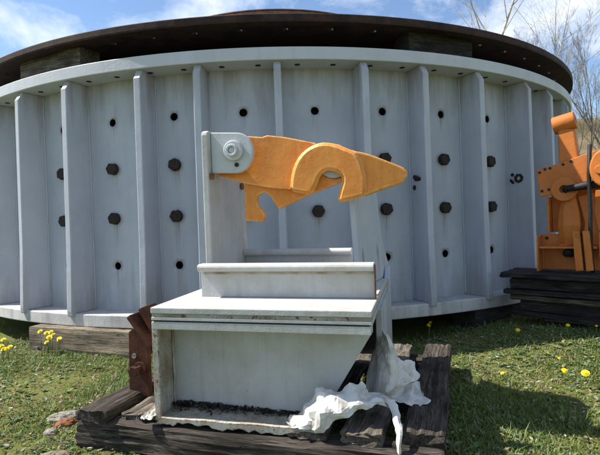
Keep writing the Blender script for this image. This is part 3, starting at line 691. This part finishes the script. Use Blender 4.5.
B().tube([(.415, .215, 1.120-zo), (.430, .14, 1.122-zo), (.50, .13, 1.128-zo), (.60, .12, 1.142-zo), (.75, .12, 1.15-zo)], [.028, .024, .026, .034, .036], 10).build('black_link', 'black', mach)
b = B(); b.prism(mz([(.368, 1.585), (.483, 1.57), (.505, 1.34), (.372, 1.318)]), .225, .315, fu); b.build('shank', 'orange_dull', mach, bevel=.012)
B().ringhole((.335, .265, 1.612-zo), (.487, .265, 1.640-zo), .066, .026, 32).build('eye_tube', 'orange_dull', mach, bevel=.006)
def spindle():
    b = B(); prof = [(.40, .17), (.43, .28), (.50, .62-.55+.27), (0, 0)]
    zs = [(.665, .032), (.70, .052), (.76, .070), (.85, .082), (.94, .075), (1.0, .062), (1.07, .045)]
    vs = []; n = 8
    for z, r_ in zs:
        cx = .426+(z-.66)*.02
        for i in range(n): vs.append((cx+r_*1.0*cos(2*pi*i/n+.35), .235+r_*.8*sin(2*pi*i/n+.35), z-zo))
    b.add(vs, [(j*n+i, j*n+(i+1) % n, (j+1)*n+(i+1) % n, (j+1)*n+i) for j in range(len(zs)-1) for i in range(n)])
    b.f += [tuple(range(n)), tuple(range(len(vs)-1, len(vs)-n-1, -1))]; b.sm += [False]*2
    b.build('spindle', 'orange_dull', mach, bevel=.004)
spindle()
b = B(); b.box(.285, .300, .20, .33, .80-zo, 1.072-zo); b.box(.3005, .39, .30, .315, .80-zo, 1.09-zo); b.build('side_channel', 'orange_dull', mach, bevel=.003)
B().box(.235, .62, .27, .285, .512-zo, .785-zo).build('back_plate', 'orange_dull', mach, bevel=.003)
b = B(); b.box(.24, .62, .10, .2695, .682-zo, .698-zo); b.build('shelf', 'orange_dull', mach, bevel=.003)
b = B(); b.prism([(.095, .512-zo), (.269, .512-zo), (.269, .785-zo), (.12, .775-zo)], .222, .2345, fv); b.build('end_plate', 'orange_dull', mach, bevel=.003)
B().cyl((.265, .269, .755-zo), (.265, .263, .755-zo), .012, n=10).build('plate_hole', 'black', mach)
B().cyl((.40, .19, .6985-zo), (.40, .19, .712-zo), .05, n=20).build('foot_pad', 'orange_dull', mach, bevel=.003)
for k, (u0, u1, v0) in enumerate(((.472, .520, .045), (.535, .58, .055))):
    b = B(); b.prism(mz([(u0, .81), (u1, .812), (u1+.018, .530), (u0+.018, .525)]), v0, v0+.022, fu); b.build('front_flat', 'orange_dull', mach, bevel=.003)
b = B(); b.prism(mz([(.515, .80), (.540, .80), (.558, .53), (.533, .53)]), .075, .09, fu); b.build('flat_spacer', 'rust', mach, bevel=.002)
B().cyl((.512, .045, .78-zo), (.512, .034, .78-zo), .014, n=6, sm=False).build('flat_bolt', 'orange_dull', mach)
B().tube([(.462, .17, .64-zo), (.43, .16, .655-zo), (.41, .2, .64-zo)], [.03, .034, .03], 10).build('black_fitting', 'black', mach)
B().tube([(.596, .075, 1.42-zo), (.586, .07, 1.20-zo), (.588, .075, .95-zo), (.582, .08, .66-zo), (.59, .10, .515-zo)], [.014]*5, 10).build('black_rod', 'black', mach)
b = B(); b.prism([(.60+.09*cos(t)*1.0+.082, 1.245-zo+.13*sin(t)) for t in [2*pi*i/28 for i in range(28)]], .04, .10, fu); b.build('rounded_lug', 'orange_dull', mach, bevel=.012)
B().prism(mz([(.61, 1.10), (.75, 1.10), (.75, .85), (.62, .80), (.598, .95)]), .19, .21, fu).build('rear_arm', 'orange_dull', mach, bevel=.004)
B().prism(mz([(.49, 1.06), (.62, 1.10), (.62, .70), (.50, .70), (.53, .86)]), .24, .262, fu).build('rear_arm', 'orange_dull', mach, bevel=.004)
B().box(.44, .64, .2865, .30, .66-zo, 1.13-zo).build('rear_web', 'orange_dull', mach, bevel=.003)
B().box(.63, .80, .10, .2, .60-zo, .80-zo).build('foot_box', 'orange_dull', mach, bevel=.004)
B().cyl((.655, .039, 1.235-zo), (.655, .02, 1.235-zo), .03, n=16).build('lug_bolt', 'orange_dull', mach, bevel=.004)

# ------------------------------------------------------------------ dandelions
def dandelion(label, group, x, y, h, s, seed):
    r_ = random.Random(seed); z0 = gz(x, y); t = thing('dandelion', label, 'dandelion', (x, y, z0), r_.uniform(-.9, .5), group)
    lean = r_.uniform(-.02, .03)
    B().tube([(0, 0, -.01), (lean*.4, 0, h*.5), (lean, 0, h)], [.0028, .0026, .0026], 5).build('stem', 'stem', t)
    b = B(); s *= .82; c = Vector((lean, 0, h)); tl = Vector((r_.uniform(-.3, .3), -.55, .8)).normalized(); a = tl.orthogonal().normalized(); q = tl.cross(a)
    for ring_, (n, l, up_) in enumerate(((16, 1.0, .12), (13, .78, .35), (9, .5, .6))):
        for i in range(n):
            th = 2*pi*i/n+ring_*.3; d = a*cos(th)+q*sin(th); e = tl.cross(d); w = .17*s*(1.1 if ring_ == 0 else .9)
            p0 = c+tl*.003; p1 = c+(d*l+tl*up_)*s*.62; p2 = c+(d*l*1.0+tl*up_*.8)*s
            b.add([p0, p1-e*w, p2-e*w*.6, p2+e*w*.6, p1+e*w], [(0, 1, 2, 3, 4)])
    b.add([c+(a*cos(2*pi*i/8)+q*sin(2*pi*i/8))*s*.42+tl*s*.4 for i in range(8)]+[c+tl*s*.62], [(i, (i+1) % 8, 8) for i in range(8)])
    b.build('flower_head', 'petal', t, fix=False)
    return t
GA = 'yellow dandelion in the dense clump in front of the left timber block'
for k, (x, y, h) in enumerate([(-1.83, 4.02-.22, .16), (-1.80, 3.90-.1, .135), (-1.79, 3.76, .17), (-1.76, 3.74, .13), (-1.75, 3.69, .115), (-1.71, 3.75, .125), (-1.77, 3.70, .15), (-1.81, 3.72, .19), (-1.74, 3.72, .165), (-1.68, 3.72, .12)]):
    dandelion(GA, 'clump of dandelions by the left timber block', x, y, h, .023, k)
dandelion('yellow dandelion just right of the clump beside the timber block', None, -1.61, 3.80, .13, .02, 31)
for k, (x, y, h) in enumerate([(-1.55, 3.86, .20), (-1.49, 3.84, .205), (-1.40, 3.84, .20)]):
    dandelion(('yellow dandelion in front of the left timber block, left of a row of three', 'yellow dandelion in front of the left timber block, middle of a row of three', 'yellow dandelion in front of the left timber block, right end of a row of three')[k], 'row of three dandelions by the timber block', x, y, h, .016, 40+k)
for k, (x, y, h) in enumerate([(-2.15, 3.84, .12), (-1.97, 3.50, .12), (-1.955, 3.55, .11), (-2.05, 3.69, .10), (-2.0, 3.56, .13)]):
    dandelion('yellow dandelion in the loose group at the far left of the grass', 'dandelions at the far left', x, y, h, .024, 50+k)
RL = [(1.13, 3.78, .105, 0.0202, 'yellow dandelion in the shade behind the pallet, left of a touching pair'), (1.15, 3.85, .112, 0.0202, 'yellow dandelion in the shade behind the pallet, right of a touching pair'),
      (1.62, 3.36, .06, 0.0193, 'small yellow dandelion alone at the edge of the ring shadow'), (1.93, 3.27, .07, 0.0175, 'yellow dandelion below the pallet stack on the lit grass'),
      (2.19, 3.44, .085, 0.0221, 'yellow dandelion highest up beside the pallet stack at far right'), (2.12, 3.25, .07, 0.011, 'tiny half open dandelion bud at the right edge by the pallet stack'),
      (1.546, 2.52, 0.084, 0.0258, 'largest yellow dandelion, wide open on the lit grass at right'), (1.497, 2.569, 0.081, 0.0202, 'yellow dandelion just left of the largest one on the right'),
      (1.60, 2.78, .07, 0.0156, 'half open dandelion above the largest one on the right'), (1.211, 2.689, 0.037, 0.0129, 'tiny yellow bud in the shadow right of the pallet')]
for k, (x, y, h, s, lb) in enumerate(RL): dandelion(lb, None, x, y, h, s, 70+k)

# ------------------------------------------------------------------ grass and weeds
def inside_ring(x, y): return np.hypot(x-CX, y-CY) < 3.62
def grass(name, n, xr, yr, hmin, hmax, wid, clump=True, seed=0):
    g = np.random.default_rng(seed)
    # density falls off away from the camera
    x = g.uniform(*xr, n*2); y = yr[0]+(yr[1]-yr[0])*g.random(n*2)**1.15
    keep = ~inside_ring(x, y)
    dens = np.array([noise.fractal(Vector((a*1.6, b_*1.6, 7.7)), 1.0, 2.0, 4) for a, b_ in zip(x, y)])
    keep &= (dens+g.normal(0, .25, n*2)) > -.28
    x, y, dens = x[keep][:n], y[keep][:n], dens[keep][:n]; n = len(x)
    z = np.array([gz(a, b_) for a, b_ in zip(x, y)])-.004
    h = g.uniform(hmin, hmax, n)*(1+.7*np.clip(dens, -.5, 1)); th = g.uniform(0, 2*pi, n); lean = g.uniform(.25, 1.2, n)*h
    w = g.uniform(.6, 1.3, n)*wid
    dx, dy = np.cos(th), np.sin(th); ex, ey = -dy*w, dx*w
    V = np.zeros((n, 5, 3), np.float32)
    V[:, 0] = np.stack([x-ex, y-ey, z], 1); V[:, 1] = np.stack([x+ex, y+ey, z], 1)
    mx_, my_ = x+dx*lean*.35, y+dy*lean*.35
    V[:, 2] = np.stack([mx_+ex*.8, my_+ey*.8, z+h*.6], 1); V[:, 3] = np.stack([mx_-ex*.8, my_-ey*.8, z+h*.6], 1)
    V[:, 4] = np.stack([x+dx*lean, y+dy*lean, z+h], 1)
    me = bpy.data.meshes.new(name); me.vertices.add(n*5); me.vertices.foreach_set('co', V.ravel())
    base = (np.arange(n)*5)[:, None]
    lv = (base+np.array([0, 1, 2, 3, 3, 2, 4])).ravel().astype(np.int32)
    me.loops.add(n*7); me.loops.foreach_set('vertex_index', lv)
    me.polygons.add(n*2); st = (np.arange(n)*7)[:, None]+np.array([0, 4]); me.polygons.foreach_set('loop_start', st.ravel().astype(np.int32))
    me.update(calc_edges=True)
    t = np.clip(.5+.55*dens+g.normal(0, .22, n), 0, 1)[:, None]
    c = np.array([.23, .25, .05])*(1-t)+np.array([.12, .205, .045])*t
    dry = g.random(n) < .16+.22*(dens < -.05); c[dry] = np.array([.36, .28, .17])*g.uniform(.5, 1.15, (dry.sum(), 1))
    pale = g.random(n) < .05; c[pale] = np.array([.32, .36, .22])
    c *= g.uniform(.7, 1.25, (n, 1))
    o = bpy.data.objects.new(name, me); COL.objects.link(o); me.materials.append(M['leaf']); tint(o, c, 7); kind(o, 'stuff'); return o
grass('grass', 340000, (-3.4, 3.6), (1.3, 4.4), .006, .021, .0028, seed=1)
grass('grass', 14000, (-4.0, 4.2), (1.3, 5.2), .025, .055, .0026, seed=2)
def weeds(name, n, seed, xr, yr):
    g = random.Random(seed); vs, fs, cols = [], [], []
    for k in range(n):
        x, y = g.uniform(*xr), g.uniform(*yr)
        if math.hypot(x-CX, y-CY) < 3.7: continue
        if fbm(x*1.1, y*1.1, 20) < g.uniform(-.5, .25): continue
        z = gz(x, y); m_ = g.randint(4, 9); s = g.uniform(.008, .026)*(1.6 if g.random() < .06 else 1); cb_ = [(.15, .23, .08), (.22, .29, .15), (.13, .18, .05), (.25, .28, .09)][g.randint(0, 3)]
        for i in range(m_):
            a = g.uniform(0, 6.28); d = Vector((cos(a), sin(a), 0)); e = Vector((-sin(a), cos(a), 0)); up_ = g.uniform(.15, .9); l = s*g.uniform(.6, 1.3); w = l*g.uniform(.16, .32)
            c = Vector((x, y, z)); p1 = c+d*l*.45+Vector((0, 0, l*up_*.6)); p2 = c+d*l+Vector((0, 0, l*up_*.75))
            o = len(vs); vs += [c, p1-e*w, p2, p1+e*w+Vector((0, 0, w*.3))]; fs += [(o, o+1, o+2, o+3)]
            f = g.uniform(.7, 1.3); cols.append(tuple(q*f for q in cb_))
    b = B(); b.add(vs, fs); o = b.build(name, 'leaf', fix=False); tint(o, cols, 4); kind(o, 'stuff')
weeds('weeds', 24000, 5, (-3.2, 3.3), (1.5, 4.2))
weeds('weeds', 260, 6, (-1.95, -1.2), (3.55, 3.72))
def ground_litter(n, seed):
    g = random.Random(seed); vs, fs, cols = [], [], []
    for k in range(n):
        x, y = g.uniform(-3.2, 3.3), g.uniform(1.5, 4.3)
        if math.hypot(x-CX, y-CY) < 3.6: continue
        z = gz(x, y)+g.uniform(.004, .022); s = g.uniform(.004, .018); a = g.uniform(0, 6.28)
        t = Vector((cos(a), sin(a), g.uniform(-.4, .4)))*s; q = Vector((-sin(a), cos(a), g.uniform(-.4, .4)))*s*g.uniform(.2, .6); c = Vector((x, y, z))
        o = len(vs); vs += [c-t, c+q, c+t, c-q]; fs.append((o, o+1, o+2, o+3)); f = g.uniform(.5, 1.2)
        cols.append(tuple(v_*f for v_ in ((.24, .17, .10), (.34, .29, .22), (.15, .09, .05))[g.randint(0, 2)]))
    b = B(); b.add(vs, fs); o = b.build('dead_leaves', 'litter', fix=False); tint(o, cols, 4); kind(o, 'stuff')
ground_litter(9000, 9)

# ------------------------------------------------------------------ bare trees behind
def tree(name, label, x, y, H, r0_, seed, m, spread=.5, z=0, levels=4, lean=(0, 0), fork=.35, kk=None, group='bare trees behind the ring'):
    g = random.Random(seed); t = thing(name, label, 'tree', (x, y, z), 0, group)
    tb, cb_ = B(), B()
    def limb(p, d, L, r_, lev, bld):
        n = 6 if lev < 2 else 4; pts, rad = [p.copy()], [r_]
        for i in range(1, n+1):
            d = (d+Vector((g.gauss(0, .10), g.gauss(0, .10), g.gauss(0, .05)+(.06 if lev else .0)))).normalized()
            p = p+d*(L/n); pts.append(p.copy()); rad.append(max(.004, r_*(1-.8*i/n) if lev else r_*(1-.86*i/n)))
        bld.tube(pts, rad, 8 if lev == 0 else (5 if lev == 1 else 3), caps=lev < 1)
        if lev >= levels: return
        k = (kk or {0: 17, 1: 8, 2: 6, 3: 4})[lev]
        for i in range(k):
            f = g.uniform(fork if lev == 0 else .2, .98); q = f*n; a = min(int(q), n-1); pp = pts[a].lerp(pts[a+1], q-a)
            dd = (pts[a+1]-pts[a]).normalized(); az = g.uniform(0, 6.28); o_ = dd.orthogonal().normalized(); o_ = Matrix.Rotation(az, 3, dd) @ o_
            nd = (dd*(1-spread*.6)+o_*spread*g.uniform(.7, 1.2)+Vector((0, 0, .18))).normalized()
            rr = rad[a]*g.uniform(.35, .55); limb(pp, nd, L*(.46 if lev == 0 else .5)*g.uniform(.7, 1.2)*(1.15-f*.55), max(rr, .006), lev+1, cb_)
    limb(Vector((0, 0, -.1)), Vector((lean[0], lean[1], 1)).normalized(), H, r0_, 0, tb)
    tb.build('trunk', m, t, fix=False); cb_.build('crown', m, t, fix=False)
tree('bare_tree', 'tall pale-barked bare tree rising above the right half of the dark disc', 10.7, 25.0, 17, .17, 3, 'bark_pale', kk={0: 9, 1: 6, 2: 4}, levels=3, spread=.5, lean=(-.03, 0))
tree('bare_tree', 'slim forked bare tree right of the tall pale one, above the disc', 14.6, 27, 13.5, .085, 14, 'bark_pale', kk={0: 9, 1: 6, 2: 4}, levels=3, spread=.75, lean=(.10, 0), fork=.45)
tree('bare_tree', 'thin leaning bare tree furthest right above the rim of the disc', 16.6, 28.5, 12.0, .06, 25, 'bark_pale', kk={0: 9, 1: 6, 2: 4}, levels=3, spread=.7, lean=(.16, 0), fork=.45)
tree('bare_tree', 'thin grey bare tree immediately right of the ring, left of a cluster', 22.6, 35.5, 13.0, .12, 36, 'bark_dark', kk={0: 11, 1: 6, 2: 5, 3: 3}, levels=4, spread=.36, fork=.25, z=.2)
tree('bare_tree', 'thin grey bare tree behind the orange eye tube, middle of a cluster', 24.4, 37, 12.5, .12, 47, 'bark_dark', kk={0: 11, 1: 6, 2: 5, 3: 3}, levels=4, spread=.36, fork=.25, z=.2)
tree('bare_tree', 'grey bare tree at the right edge of the photo above the orange plate', 24.8, 35, 12.8, .13, 58, 'bark_dark', kk={0: 11, 1: 6, 2: 5, 3: 3}, levels=4, spread=.36, fork=.25, z=.2)
tree('bare_tree', 'small pale bare tree on the hillside between the grey trunks', 27.5, 42, 12, .10, 69, 'bark_pale', kk={0: 11, 1: 6, 2: 5, 3: 3}, levels=4, spread=.6, z=.5)
tree('bare_tree', 'grey bare tree beyond the right edge of the photo', 29, 39, 13, .14, 80, 'bark_dark', kk={0: 11, 1: 6, 2: 5, 3: 3}, levels=4, spread=.36, fork=.25, z=.3)
